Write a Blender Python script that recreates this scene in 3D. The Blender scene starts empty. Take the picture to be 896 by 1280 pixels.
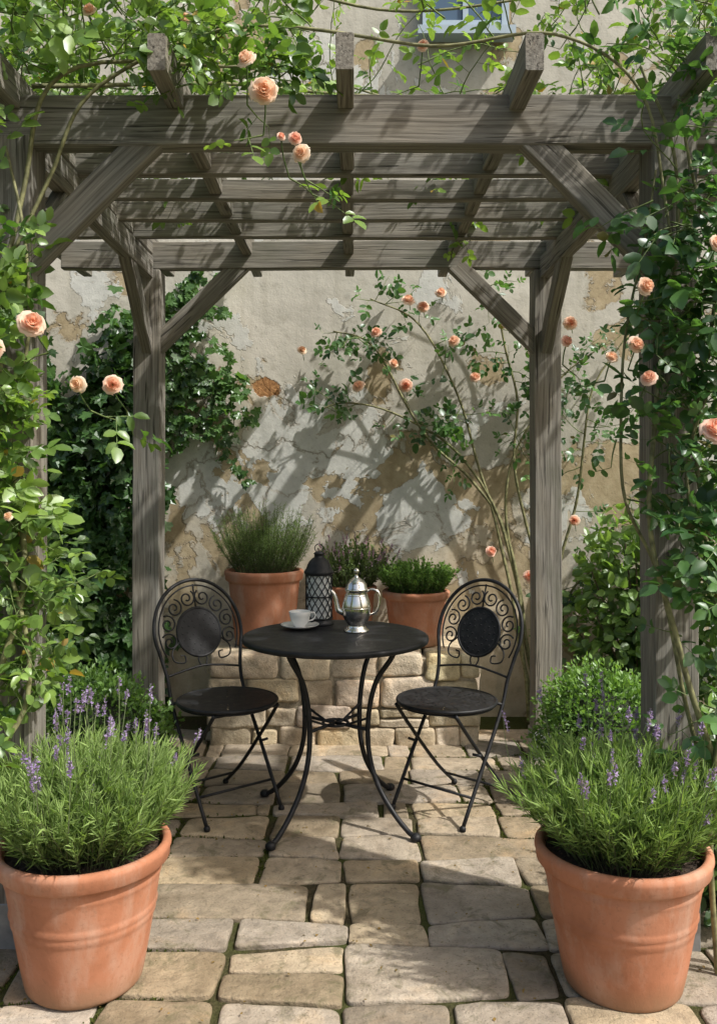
import bpy, math, random
import numpy as np
from mathutils import Vector, Matrix
R=np.random.RandomState(7); random.seed(7)
sc=bpy.context.scene
PI=math.pi
# ---------------------------------------------------------------- geometry helpers
def nrm(a):
    a=np.asarray(a,float); return a/np.maximum(np.linalg.norm(a,axis=-1,keepdims=True),1e-9)
class Geo:
    def __init__(s): s.V=[];s.Q=[];s.T=[];s.QM=[];s.TM=[];s.C=[];s.n=0
    def add(s,V,Q=None,T=None,col=(1,1,1),mat=0):
        V=np.asarray(V,float).reshape(-1,3); col=np.asarray(col,float)
        if col.ndim==1: col=np.tile(col,(len(V),1))
        s.V.append(V); s.C.append(col)
        if Q is not None and len(Q):
            Q=np.asarray(Q,int).reshape(-1,4); s.Q.append(Q+s.n); s.QM.append(np.full(len(Q),mat))
        if T is not None and len(T):
            T=np.asarray(T,int).reshape(-1,3); s.T.append(T+s.n); s.TM.append(np.full(len(T),mat))
        s.n+=len(V)
    def build(s,name,mats,smooth=True,parent=None,loc=None):
        V=np.concatenate(s.V); C=np.concatenate(s.C)
        Q=np.concatenate(s.Q) if s.Q else np.zeros((0,4),int); T=np.concatenate(s.T) if s.T else np.zeros((0,3),int)
        M=np.concatenate((s.QM if s.QM else [])+(s.TM if s.TM else [])).astype(np.int32)
        me=bpy.data.meshes.new(name); nl=Q.size+T.size; nf=len(Q)+len(T)
        me.vertices.add(len(V)); me.vertices.foreach_set('co',V.astype(np.float32).ravel())
        me.loops.add(nl); me.loops.foreach_set('vertex_index',np.concatenate([Q.ravel(),T.ravel()]).astype(np.int32))
        me.polygons.add(nf)
        me.polygons.foreach_set('loop_start',np.concatenate([np.arange(len(Q))*4,Q.size+np.arange(len(T))*3]).astype(np.int32))
        me.update(calc_edges=True)
        me.polygons.foreach_set('material_index',M)
        me.polygons.foreach_set('use_smooth',np.full(nf,smooth))
        at=me.color_attributes.new('lc','FLOAT_COLOR','POINT')
        at.data.foreach_set('color',np.concatenate([C,np.ones((len(C),1))],1).astype(np.float32).ravel())
        me.update()
        for m in mats: me.materials.append(m)
        o=bpy.data.objects.new(name,me); sc.collection.objects.link(o)
        if parent: o.parent=parent
        if loc is not None: o.location=loc
        return o
def empty(name,loc=(0,0,0),rz=0):
    o=bpy.data.objects.new(name,None); o.empty_display_size=.1; sc.collection.objects.link(o); o.location=loc; o.rotation_euler=(0,0,rz); return o
def tube(g,pts,r,seg=6,col=(1,1,1),mat=0,closed=False,cap=True):
    P=np.asarray(pts,float); n=len(P); r=np.broadcast_to(np.asarray(r,float),(n,))
    if closed: t=nrm(np.roll(P,-1,0)-np.roll(P,1,0))
    else: t=nrm(np.gradient(P,axis=0))
    a=np.array([0,0,1.]) if abs(t[0][2])<.9 else np.array([1.,0,0])
    u=nrm(np.cross(t[0],a)); V=[]; th=np.arange(seg)*2*PI/seg; cs=np.cos(th)[:,None]; sn=np.sin(th)[:,None]
    for i in range(n):
        u=u-t[i]*(u@t[i]); u=u/max(math.sqrt(u@u),1e-9); ti=t[i]
        w=np.array([ti[1]*u[2]-ti[2]*u[1],ti[2]*u[0]-ti[0]*u[2],ti[0]*u[1]-ti[1]*u[0]]); V.append(P[i]+r[i]*(cs*u+sn*w))
    V=np.concatenate(V); j=np.arange(seg); k=(j+1)%seg; Q=[]
    for i in range(n if closed else n-1):
        b=((i+1)%n)*seg; Q.append(np.stack([i*seg+j,i*seg+k,b+k,b+j],1))
    T=None
    if cap and not closed:
        V=np.concatenate([V,P[:1],P[-1:]]); T=np.concatenate([np.stack([np.full(seg,n*seg),k,j],1),np.stack([np.full(seg,n*seg+1),(n-1)*seg+j,(n-1)*seg+k],1)])
    g.add(V,np.concatenate(Q),T,col,mat)
def spline(ctrl,n=40):
    P=np.asarray(ctrl,float); P=np.concatenate([2*P[:1]-P[1:2],P,2*P[-1:]-P[-2:-1]]); m=len(P)-3
    out=[]
    for x in np.linspace(0,m-1e-6,n):
        i=int(x);f=x-i;a,b,c,d=P[i:i+4]
        out.append(.5*((2*b)+(-a+c)*f+(2*a-5*b+4*c-d)*f*f+(-a+3*b-3*c+d)*f**3))
    return np.array(out)
def lathe(g,prof,seg=40,c=(0,0,0),col=(1,1,1),mat=0,wob=0):
    prof=np.asarray(prof,float); th=np.arange(seg)*2*PI/seg; V=[]
    for r,z in prof: V.append(np.stack([c[0]+r*np.cos(th),c[1]+r*np.sin(th),np.full(seg,c[2]+z)],1))
    V=np.concatenate(V); j=np.arange(seg);k=(j+1)%seg
    Q=np.concatenate([np.stack([i*seg+j,i*seg+k,(i+1)*seg+k,(i+1)*seg+j],1) for i in range(len(prof)-1)])
    g.add(V,Q,None,col,mat)
_sn={}
def snoise(P,f,seed=0):
    if seed not in _sn:
        r=np.random.RandomState(seed+100); _sn[seed]=(nrm(r.randn(7,3))*r.uniform(.6,1.6,(7,1)),r.uniform(0,6.28,7))
    k,p=_sn[seed]; return np.sin((np.asarray(P)*f)@k.T+p).sum(-1)/4.
def cubegrid(n):
    V=[];Q=[];b=0; l=np.linspace(-1,1,n+1)
    A,B=np.meshgrid(l,l,indexing='ij'); A=A.ravel();B=B.ravel();O=np.ones_like(A)
    for ax in range(3):
        for s in(-1,1):
            v=np.zeros((len(A),3)); v[:,ax]=s*O; v[:,(ax+1)%3]=A*s; v[:,(ax+2)%3]=B; V.append(v)
            i,j=np.meshgrid(np.arange(n),np.arange(n),indexing='ij'); i=i.ravel();j=j.ravel(); m=n+1
            Q.append(np.stack([i*m+j,(i+1)*m+j,(i+1)*m+j+1,i*m+j+1],1)+b); b+=len(A)
    V=np.concatenate(V);Q=np.concatenate(Q)
    key=np.round(V,5)+0.0; u,inv=np.unique(key,axis=0,return_inverse=True); inv=inv.ravel()
    return u,inv[Q]
CG={n:cubegrid(n) for n in(6,8,12)}
def stone(g,c,h,p=7,n=6,amp=.006,f=14,col=(1,1,1),corners=None,seed=0,mat=0,amp2=0):
    V,Q=CG[n]; V=np.sign(V)*np.abs(V)**.66; W=V/(np.abs(V)**p).sum(1,keepdims=True)**(1/p)
    if corners is not None:
        u=(W[:,0:1]+1)/2;v=(W[:,1:2]+1)/2; c0,c1,c2,c3=[np.asarray(k) for k in corners]
        xy=(1-u)*(1-v)*c0+u*(1-v)*c1+u*v*c2+(1-u)*v*c3; X=np.concatenate([xy,c[2]+W[:,2:3]*h[2]],1)
    else: X=np.asarray(c)+W*np.asarray(h)
    N=lambda f,a,b,e:np.stack([snoise(X,f,a+seed%5),snoise(X,f,b+seed%5),snoise(X,f*1.3,e+seed%5)*.5],1)
    X=X+N(f,1,7,13)*amp+(N(f*3.7,3,9,15)*amp2 if amp2 else 0)
    g.add(X,Q,None,col,mat)
# ---------------------------------------------------------------- leaves
def tmpl_rose():
    V=[(0,0,0),(.3,0,-.01),(.65,0,-.04),(1,0,-.13),(.1,.20,.04),(.42,.35,.05),(.80,.23,-.02),(.1,-.20,.04),(.42,-.35,.05),(.80,-.23,-.02)]
    return np.array(V,float),[(0,1,5,4),(1,2,6,5),(0,7,8,1),(1,8,9,2)],[(2,3,6),(2,9,3)]
def tmpl_ivy():
    o=[(0,0,0),(-.1,.3,.03),(.12,.5,-.03),(.36,.33,.03),(.62,.42,-.02),(.68,.18,.02),(1,0,-.08),(.68,-.18,.02),(.62,-.42,-.02),(.36,-.33,.03),(.12,-.5,-.03),(-.1,-.3,.03)]
    V=np.array([(.38,0,-.03)]+o,float); return V,[],[(0,1+(i+1)%12,1+i) for i in range(12)]
def tmpl_small():
    return np.array([(0,0,0),(.5,.3,.06),(1,0,-.05),(.5,-.3,.06)],float),[],[(0,2,1),(0,3,2)]
def tmpl_needle():
    return np.array([(0,0,0),(.4,.040,.02),(1,0,-.06),(.4,-.040,.02)],float),[],[(0,2,1),(0,3,2)]
TM={'rose':tmpl_rose(),'ivy':tmpl_ivy(),'small':tmpl_small(),'needle':tmpl_needle()}
def place(g,t,P,D,N,S,C,mat=0,curl=True):
    V,Q,T=TM[t]; P=np.asarray(P,float);n=len(P)
    if n==0:return
    D=nrm(D);N=np.asarray(N,float);N=nrm(N-D*(N*D).sum(1,keepdims=True)); B=np.cross(N,D)
    S=np.broadcast_to(np.asarray(S,float),(n,))[:,None,None]
    zz=R.uniform(.2,2.4,(n,1,1)) if curl else 1.
    wd=R.uniform(.75,1.15,(n,1,1))
    X=P[:,None]+S*(V[None,:,0:1]*D[:,None]+wd*V[None,:,1:2]*B[:,None]+zz*V[None,:,2:3]*N[:,None])
    m=len(V); off=(np.arange(n)*m)[:,None,None]
    C=np.asarray(C,float); 
    if C.ndim==1:C=np.tile(C,(n,1))
    C=np.repeat(C,m,0)*R.uniform(.88,1.10,(n*m,1))
    q=(np.array(Q)[None]+off).reshape(-1,4) if Q else None
    tt=(np.array(T)[None]+off).reshape(-1,3)
    g.add(X.reshape(-1,3),q,tt,C,mat)
def lerp(a,b,t): return np.asarray(a)*(1-t)+np.asarray(b)*t
class Rose:   # a rambling plant: canes, leafy shoots, flowers
    def __init__(s,dark,light,size=.046): s.g=Geo(); s.P=[];s.D=[];s.N=[];s.c=[];s.sz=[]; s.dark=dark;s.light=light;s.size=size; s.fl=[]
    def cane(s,ctrl,r0=.008,r1=.004,n=40,wob=.012):
        p=spline(ctrl,n); p=p+np.stack([snoise(p,9,21),snoise(p,9,22),snoise(p,9,23)],1)*wob
        tube(s.g,p,np.linspace(r0,r1,n),6,(.19,.19,.09),1); return p
    def shoot(s,st,d,L,droop=.03,wander=.16,step=.04,tone=None,bias=(0,0,0),ymax=None,face=(0,-.35,.7),size=None):
        p=np.array(st,float);d=nrm(np.array(d,float)); pts=[p.copy()]; k=max(2,int(L/step)); tone=R.rand() if tone is None else tone
        for i in range(k):
            d=nrm(d+R.randn(3)*wander+np.array([0,0,-droop])+np.array(bias)); p=p+d*step
            if ymax is not None and p[1]>ymax: p[1]=ymax
            pts.append(p.copy())
        pts=np.array(pts); tube(s.g,pts,np.linspace(.0028,.0012,len(pts)),4,(.12,.17,.05),1,cap=False)
        side=1; sz=R.uniform(.8,1.2)
        for i in range(1,len(pts)):
            t=nrm(pts[i]-pts[i-1]); side=-side
            u=nrm(np.cross(t,np.array(face)+R.randn(3)*.4)); r=nrm(u*side+t*.5+R.randn(3)*.4)
            if ymax is not None: r[1]=min(r[1],.1)
            s.P.append(pts[i]); s.D.append(r); s.N.append(nrm(np.array(face)+R.randn(3)*.5)); s.c.append(np.clip(tone*.6+.4*i/len(pts)+R.randn()*.12,0,1)); s.sz.append((s.size if size is None else size)*sz*R.uniform(.65,1.2)*(1.08-.35*i/len(pts)))
        return pts
    def flower(s,p,r=.035,d=None): s.fl.append((p,r,d))
    def finish(s,name):
        P=np.array(s.P);D=nrm(np.array(s.D));N=np.array(s.N);N=nrm(N-D*(N*D).sum(1,keepdims=True));B=np.cross(N,D);c=np.array(s.c)[:,None];z=np.array(s.sz)
        L=z*1.9
        e=P+D*L[:,None]; hw=.0009
        V=np.stack([P-B*hw,P+B*hw,e+B*hw,e-B*hw],1).reshape(-1,3); s.g.add(V,np.arange(len(V)).reshape(-1,4),None,(.1,.16,.04),1)
        def col(j): 
            cc=np.clip(c+R.randn(len(c),1)*.10,0,1); C=lerp(s.dark,s.light,cc)*R.uniform(.75,1.2,(len(c),1))
            red=(R.rand(len(c),1)<.012); return np.where(red,C*np.array([2.0,.85,.8]),C)
        place(s.g,'rose',e,D+R.randn(*D.shape)*.15,N+R.randn(*N.shape)*.3,z*1.1,col(0))
        for f,w in((.45,.85),(.85,.98)):
            for sd in(-1,1):
                k=R.rand(len(P))<(.93 if f>.5 else .75)
                place(s.g,'rose',(P+D*L[:,None]*f)[k],(D*.45+B*sd+R.randn(*D.shape)*.2)[k],(N+R.randn(*N.shape)*.35)[k],(z*w*R.uniform(.8,1.1,len(z)))[k],col(0)[k])
        for p,r,d in s.fl: flower(s.g,p,r,d)
        return s.g.build(name,[M['leaf'],M['stem'],M['petal']],True)
def flower(g,p,r,d=None,mat=2):
    d=nrm(np.array(d if d is not None else (R.uniform(-.6,.6),-1,R.uniform(-.1,.8)),float))
    a=nrm(np.cross(d,[.1,.2,1.]));b=np.cross(d,a); hue=R.rand()
    inner=lerp((.90,.46,.32),(.92,.64,.42),hue);outer=lerp((.94,.70,.60),(.95,.82,.66),hue)
    lay=[(3,.04,.18,.85,1.3),(4,.08,.34,.85,1.0),(5,.12,.52,.78,.85),(5,.14,.70,.62,.8),(6,.14,.88,.42,.72),(6,.12,1.0,.22,.7)]
    us=np.linspace(-1,1,6);vs=np.linspace(0,1,5)
    for li,(cnt,r0,r1,h,hw) in enumerate(lay):
        ph=R.uniform(0,6.28)
        for k in range(cnt):
            a0=ph+k*2*PI/cnt+R.uniform(-.2,.2); V=[];rr1=r1*R.uniform(.85,1.12);hh=h*R.uniform(.85,1.12)
            C=[]
            for v in vs:
                for u in us:
                    an=a0+u*hw*(.35+.65*min(1,v*1.6)); rad=(r0+(rr1-r0)*(math.sin(v*PI/2)))*(1+.06*math.sin(u*7+k)); z=hh*(v**1.3)*(1-.22*u*u*v)
                    if li>2: z-=.16*v**4*(li-2)*.6; 
                    V.append(p+r*(rad*(math.cos(an)*a+math.sin(an)*b)+(z-.25)*d)); C.append(lerp(inner,outer,min(1,(li/5)*.75+.25*v)))
            i,j=np.meshgrid(np.arange(4),np.arange(5),indexing='ij');i=i.ravel();j=j.ravel()
            g.add(V,np.stack([i*6+j,i*6+j+1,(i+1)*6+j+1,(i+1)*6+j],1),None,np.array(C),mat)
    for k in range(5):
        an=k*2*PI/5; D=math.cos(an)*a+math.sin(an)*b-d*.5
        place(g,'small',[p-d*r*.3],[D],[-d],[r*.8],(.07,.13,.03),0)
# ---------------------------------------------------------------- materials
class NT:
    def __init__(s,name):
        s.m=bpy.data.materials.new(name); s.m.use_nodes=True; s.t=s.m.node_tree; s.b=s.t.nodes['Principled BSDF']; s.out=s.t.nodes['Material Output']
    def n(s,t,**k):
        x=s.t.nodes.new(t)
        for a,v in k.items():
            if a!='inp': setattr(x,a,v)
        for q,w in k.get('inp',{}).items(): s.set(x,q,w)
        return x
    def set(s,x,q,w):
        if isinstance(w,bpy.types.NodeSocket): s.t.links.new(w,x.inputs[q])
        else: x.inputs[q].default_value=w
    def B(s,q,w): s.set(s.b,q,w)
    def coord(s,scale=(1,1,1),kind='Object',loc=(0,0,0),vec=None):
        v=vec if vec is not None else s.n('ShaderNodeTexCoord').outputs[kind]
        return s.n('ShaderNodeMapping',inp={0:v,1:loc,3:scale}).outputs[0]
    def noise(s,vec,scale=5,detail=5,rough=.55,dist=0): return s.n('ShaderNodeTexNoise',inp={'Vector':vec,'Scale':scale,'Detail':detail,'Roughness':rough,'Distortion':dist}).outputs[0]
    def ramp(s,f,stops,interp='LINEAR'):
        x=s.n('ShaderNodeValToRGB'); x.color_ramp.interpolation=interp; e=x.color_ramp.elements
        while len(e)<len(stops): e.new(.5)
        for el,(p,c) in zip(e,stops):
            el.position=p; el.color=(c,c,c,1) if isinstance(c,(int,float)) else (*c,1)
        s.t.links.new(f,x.inputs[0]); return x.outputs[0]
    def mix(s,f,a,b,bt='MIX'):
        x=s.n('ShaderNodeMix',data_type='RGBA',blend_type=bt)
        for i,w in((0,f),(6,a),(7,b)):
            if isinstance(w,tuple): w=(*w,1) if len(w)==3 else w
            s.set(x,i,w)
        return x.outputs[2]
    def math(s,op,a,b=0,c=0,clamp=False):
        x=s.n('ShaderNodeMath',operation=op,use_clamp=clamp); s.set(x,0,a);s.set(x,1,b);s.set(x,2,c); return x.outputs[0]
    def bump(s,h,st=.4,d=.01,nrml=None):
        x=s.n('ShaderNodeBump',inp={'Strength':st,'Distance':d,'Height':h})
        if nrml is not None: s.set(x,'Normal',nrml)
        return x.outputs[0]
M={}
def leafmat(name,rough=.38,tr=.36,gloss=.045):
    m=NT(name); c=m.n('ShaderNodeAttribute',attribute_name='lc').outputs['Color']
    m.t.nodes.remove(m.b)
    d=m.n('ShaderNodeBsdfDiffuse',inp={0:c}); tc=m.mix(1.0,c,(1.9,2.0,.9),'MULTIPLY')
    t=m.n('ShaderNodeBsdfTranslucent',inp={0:tc}); mx=m.n('ShaderNodeMixShader',inp={0:tr,1:d.outputs[0],2:t.outputs[0]}); o=mx.outputs[0]
    if gloss:
        gl=m.n('ShaderNodeBsdfGlossy',inp={0:(.9,.95,1,1),1:rough}); o=m.n('ShaderNodeMixShader',inp={0:gloss,1:o,2:gl.outputs[0]}).outputs[0]
    m.t.links.new(o,m.out.inputs[0]); return m.m
M['leaf']=leafmat('leaf'); M['needle']=leafmat('needle_leaf',.6,.28,0)
m=NT('petal'); a=m.n('ShaderNodeAttribute',attribute_name='lc').outputs['Color']; d=m.n('ShaderNodeBsdfDiffuse',inp={0:a})
t=m.n('ShaderNodeBsdfTranslucent',inp={0:a}); mx=m.n('ShaderNodeMixShader',inp={0:.38,1:d.outputs[0],2:t.outputs[0]}); m.t.links.new(mx.outputs[0],m.out.inputs[0]); M['petal']=m.m
m=NT('stem'); a=m.n('ShaderNodeAttribute',attribute_name='lc').outputs['Color']; nz=m.noise(m.coord(),45,1)
m.B('Base Color',m.mix(1.0,a,m.ramp(nz,[(.3,.55),(.7,1.35)]),'MULTIPLY'));m.B('Roughness',.7); M['stem']=m.m
# weathered timber, grain along local X
m=NT('weathered_timber'); tc=m.n('ShaderNodeTexCoord').outputs['Object']; rnd=m.n('ShaderNodeObjectInfo').outputs['Random']
off=m.n('ShaderNodeVectorMath',operation='SCALE',inp={0:(37.,11.,23.),'Scale':rnd}).outputs[0]
v0=m.n('ShaderNodeVectorMath',operation='ADD',inp={0:tc,1:off}).outputs[0]
warp=m.n('ShaderNodeTexNoise',inp={'Vector':v0,'Scale':2.6,'Detail':1}).outputs[1]
wv=m.n('ShaderNodeVectorMath',operation='SCALE',inp={0:warp,'Scale':.022}).outputs[0]
v=m.n('ShaderNodeVectorMath',operation='ADD',inp={0:v0,1:wv}).outputs[0]
g1=m.noise(m.coord((1.1,52,52),vec=v),2.2,5,.64); g2=m.noise(m.coord((3,190,190),vec=v),1.2,2,.6); bl=m.noise(m.coord((1,2.5,2.5),vec=v),2.5,3)
c=m.ramp(g1,[(.30,(.095,.089,.079)),(.45,(.175,.167,.150)),(.58,(.245,.236,.214)),(.75,(.335,.324,.295))])
c=m.mix(m.ramp(bl,[(.45,0),(.72,.5)]),c,m.mix(1.0,c,(1.12,1.0,.83),'MULTIPLY'))
c=m.mix(m.ramp(bl,[(.30,.5),(.45,0)]),c,(.12,.125,.095))
cr=m.ramp(m.noise(m.coord((.7,34,34),vec=v,loc=(5,2,1)),3,2,.5),[(.33,0),(.37,1)])
kn=m.n('ShaderNodeTexVoronoi',inp={'Vector':m.coord((1.0,5,5),vec=v),'Scale':2.3}).outputs['Distance']
knm=m.ramp(kn,[(.05,0),(.12,1)])
c=m.mix(1.0,c,m.ramp(cr,[(0,.35),(1,1)]),'MULTIPLY'); c=m.mix(1.0,c,m.ramp(knm,[(0,.5),(1,1)]),'MULTIPLY')
h=m.math('ADD',m.math('MULTIPLY',g1,.6),m.math('ADD',m.math('MULTIPLY',g2,.25),m.math('MULTIPLY',cr,.4)))
m.B('Base Color',c);m.B('Roughness',.85);m.B('Specular IOR Level',.2);m.B('Normal',m.bump(h,.5,.005)); M['wood']=m.m
# iron
m=NT('black_iron'); nz=m.noise(m.coord(),30,3); m.B('Base Color',m.ramp(nz,[(.35,(.010,.011,.013)),(.7,(.026,.027,.030))])); m.B('Metallic',.2); m.B('Specular IOR Level',.35); m.B('Roughness',m.ramp(nz,[(.3,.42),(.7,.6)])); M['iron']=m.m
m=NT('galvanised_metal'); nz=m.noise(m.coord(),18,3); m.B('Base Color',m.ramp(nz,[(.3,(.20,.21,.22)),(.7,(.34,.35,.36))]));m.B('Metallic',.4);m.B('Roughness',.5);M['galv']=m.m
m=NT('polished_silver'); nz=m.noise(m.coord(),12,3); m.B('Base Color',(.80,.77,.72,1));m.B('Metallic',1.);m.B('Roughness',m.ramp(nz,[(.3,.12),(.7,.26)]));M['silver']=m.m
m=NT('white_china'); nz=m.noise(m.coord(),8,2); m.B('Base Color',m.ramp(nz,[(0,(.80,.80,.78)),(1,(.86,.86,.84))]));m.B('Roughness',.15);m.B('Coat Weight',.4);M['china']=m.m
m=NT('coffee'); m.B('Base Color',(.03,.012,.005,1));m.B('Roughness',.1);M['coffee']=m.m
m=NT('lantern_glass'); nz=m.noise(m.coord(),40,2); m.B('Base Color',m.ramp(nz,[(.3,(.50,.52,.52)),(.7,(.70,.72,.71))]));m.B('Roughness',.2);M['glass']=m.m
# terracotta
m=NT('terracotta'); v=m.coord(); n1=m.noise(v,5,5,.6,.4);n2=m.noise(m.coord((1,1,.35)),11,5,.65);n3=m.noise(v,90,2)
c=m.ramp(n1,[(.3,(.33,.135,.072)),(.5,(.43,.185,.105)),(.72,(.50,.245,.155))])
c=m.mix(m.ramp(n2,[(.50,0),(.74,.55)]),c,(.52,.38,.30)); c=m.mix(m.ramp(n1,[(.60,0),(.8,.4)]),c,(.18,.11,.065)); c=m.mix(m.ramp(n3,[(.30,.3),(.42,0)]),c,(.25,.13,.08))
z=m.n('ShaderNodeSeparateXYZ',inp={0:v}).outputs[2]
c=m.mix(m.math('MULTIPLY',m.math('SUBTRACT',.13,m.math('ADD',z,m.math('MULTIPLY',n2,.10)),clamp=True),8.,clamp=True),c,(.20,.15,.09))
m.B('Base Color',c);m.B('Roughness',.85);m.B('Specular IOR Level',.25);m.B('Normal',m.bump(m.math('ADD',m.math('MULTIPLY',n3,.4),n2),.35,.004));M['terra']=m.m
m=NT('potting_soil'); v=m.coord(); n1=m.noise(v,60,4,.7); m.B('Base Color',m.ramp(n1,[(.3,(.012,.008,.006)),(.55,(.05,.033,.022)),(.8,(.12,.09,.065))]));m.B('Roughness',.95);m.B('Normal',m.bump(n1,1,.015));M['soil']=m.m
m=NT('mossy_soil'); v=m.coord(); n1=m.noise(v,3,4,.6);n2=m.noise(v,70,4,.7)
c=m.ramp(n2,[(.3,(.03,.025,.015)),(.6,(.09,.072,.045)),(.8,(.17,.14,.10))]); c=m.mix(m.ramp(n1,[(.40,.10),(.56,.8)]),c,m.mix(n2,(.03,.045,.010),(.09,.11,.03)))
m.B('Base Color',c);m.B('Roughness',.95);m.B('Specular IOR Level',.1);m.B('Normal',m.bump(n2,1,.015));M['ground']=m.m
def stonemat(name,tint,moss=.35):
    m=NT(name); v=m.coord(); a=m.n('ShaderNodeAttribute',attribute_name='lc').outputs['Color']
    n1=m.noise(v,4,5,.62,.5);n2=m.noise(v,20,6,.68);n3=m.noise(v,130,2,.6);n4=m.noise(v,9,5,.7,1.)
    c=m.ramp(n2,[(.25,tuple(.5*x for x in tint)),(.43,tuple(.86*x for x in tint)),(.58,tint),(.8,tuple(min(1,1.3*x) for x in tint))])
    c=m.mix(1.,c,a,'MULTIPLY'); c=m.mix(m.ramp(n1,[(.42,0),(.66,.75)]),c,m.mix(1.,c,(.58,.55,.51),'MULTIPLY'))
    c=m.mix(m.ramp(n1,[(.30,.6),(.46,0)]),c,m.mix(1.,c,(1.15,.98,.78),'MULTIPLY'))
    c=m.mix(m.ramp(n4,[(.54,0),(.66,moss)]),c,(.11,.105,.055)); c=m.mix(m.ramp(n3,[(.30,.6),(.40,0)]),c,(.12,.10,.07))
    m.B('Base Color',c);m.B('Roughness',m.ramp(n2,[(.3,.65),(.7,.95)]));m.B('Specular IOR Level',.25)
    h=m.math('ADD',n2,m.math('MULTIPLY',n3,.22)); m.B('Normal',m.bump(h,.85,.012)); return m.m
M['pave']=stonemat('sandstone_paver',(.435,.37,.285),.6); M['rubble']=stonemat('rubble_limestone',(.60,.535,.42),.22)
m=NT('lime_mortar'); n=m.noise(m.coord(),50,4,.7); m.B('Base Color',m.ramp(n,[(.3,(.22,.19,.14)),(.7,(.42,.37,.28))]));m.B('Roughness',.95);m.B('Normal',m.bump(n,1,.01));M['mortar']=m.m
# old plaster wall
m=NT('old_peeling_plaster'); v=m.n('ShaderNodeTexCoord').outputs['Object']; sx=m.n('ShaderNodeSeparateXYZ',inp={0:v}); X,Z=sx.outputs[0],sx.outputs[2]
nA=m.noise(v,1.1,4,.6,.3);nB=m.noise(m.coord(loc=(4,1,7)),2.0,7,.60,.35);nC=m.noise(v,11,6,.66);nE=m.noise(m.coord(loc=(9,3,2)),1.9,7,.62,.4)
nD=m.noise(v,70,3,.7); nS=m.noise(m.coord((6,6,.5)),1.4,4,.6)
base=m.ramp(nA,[(.3,(.40,.39,.35)),(.5,(.51,.495,.44)),(.7,(.62,.60,.54))])
low=m.ramp(nC,[(.3,(.45,.37,.25)),(.6,(.56,.475,.34)),(.8,(.64,.57,.44))])
zz=m.math('MULTIPLY',m.math('SUBTRACT',Z,1.5),-1.1); lowf=m.math('ADD',zz,m.math('MULTIPLY',m.math('SUBTRACT',nA,.5),4.5),clamp=True)
c=m.mix(m.math('MULTIPLY',lowf,.85,clamp=True),base,low)
c=m.mix(m.ramp(nC,[(.45,.0),(.75,.35)]),c,(.68,.65,.58)); c=m.mix(m.ramp(nC,[(.28,.6),(.43,0)]),c,(.32,.30,.25)); c=m.mix(m.ramp(nS,[(.50,0),(.70,.45)]),c,(.29,.275,.22))
band=m.math('SUBTRACT',1.,m.math('ABSOLUTE',m.math('MULTIPLY',m.math('SUBTRACT',Z,1.28),1.9)),clamp=True)
p1=m.math('ADD',nB,m.math('MULTIPLY',band,.12)); k1=m.ramp(p1,[(.574,0),(.579,1)])
p2=m.math('ADD',nE,m.math('MULTIPLY',band,.09)); k2=m.ramp(p2,[(.580,0),(.585,1)])
und=m.ramp(nC,[(.3,(.31,.25,.155)),(.55,(.42,.35,.235)),(.8,(.52,.45,.33))])
c=m.mix(k1,c,und); c=m.mix(k2,c,m.ramp(nC,[(.3,(.48,.49,.47)),(.7,(.64,.65,.62))]))
e1=m.ramp(p1,[(.560,0),(.574,1),(.582,1),(.592,0)]); c=m.mix(m.math('MULTIPLY',e1,.55),c,(.22,.18,.12))
e2=m.ramp(p2,[(.572,0),(.580,1),(.584,1),(.588,0)]); c=m.mix(m.math('MULTIPLY',e2,.45),c,(.25,.22,.17))
dx=m.math('MULTIPLY',m.math('ADD',X,.50),10.); dz=m.math('MULTIPLY',m.math('SUBTRACT',Z,1.845),16.)
dd=m.math('ADD',m.math('SQRT',m.math('ADD',m.math('MULTIPLY',dx,dx),m.math('MULTIPLY',dz,dz))),m.math('MULTIPLY',m.math('SUBTRACT',nC,.5),1.6))
hole=m.ramp(m.math('MULTIPLY',dd,.5),[(.38,1),(.42,0)]); c=m.mix(hole,c,m.ramp(nD,[(.3,(.18,.08,.03)),(.7,(.50,.28,.13))]))
pit=m.ramp(nD,[(.30,1),(.38,0)]); c=m.mix(m.math('MULTIPLY',pit,.4),c,(.20,.17,.12))
h=m.math('ADD',m.math('MULTIPLY',nC,.7),m.math('MULTIPLY',nD,.2)); h=m.math('SUBTRACT',h,m.math('MULTIPLY',k1,.9)); h=m.math('ADD',h,m.math('MULTIPLY',k2,.45)); h=m.math('SUBTRACT',h,m.math('MULTIPLY',hole,2.5))
m.B('Base Color',c);m.B('Roughness',.92);m.B('Specular IOR Level',.15);m.B('Normal',m.bump(h,.5,.012));M['plaster']=m.m
m=NT('painted_window_frame'); m.B('Base Color',(.36,.45,.54,1));m.B('Roughness',.5);M['wframe']=m.m
m=NT('window_pane'); m.B('Base Color',(.08,.13,.20,1));m.B('Roughness',.08);M['pane']=m.m
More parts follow.
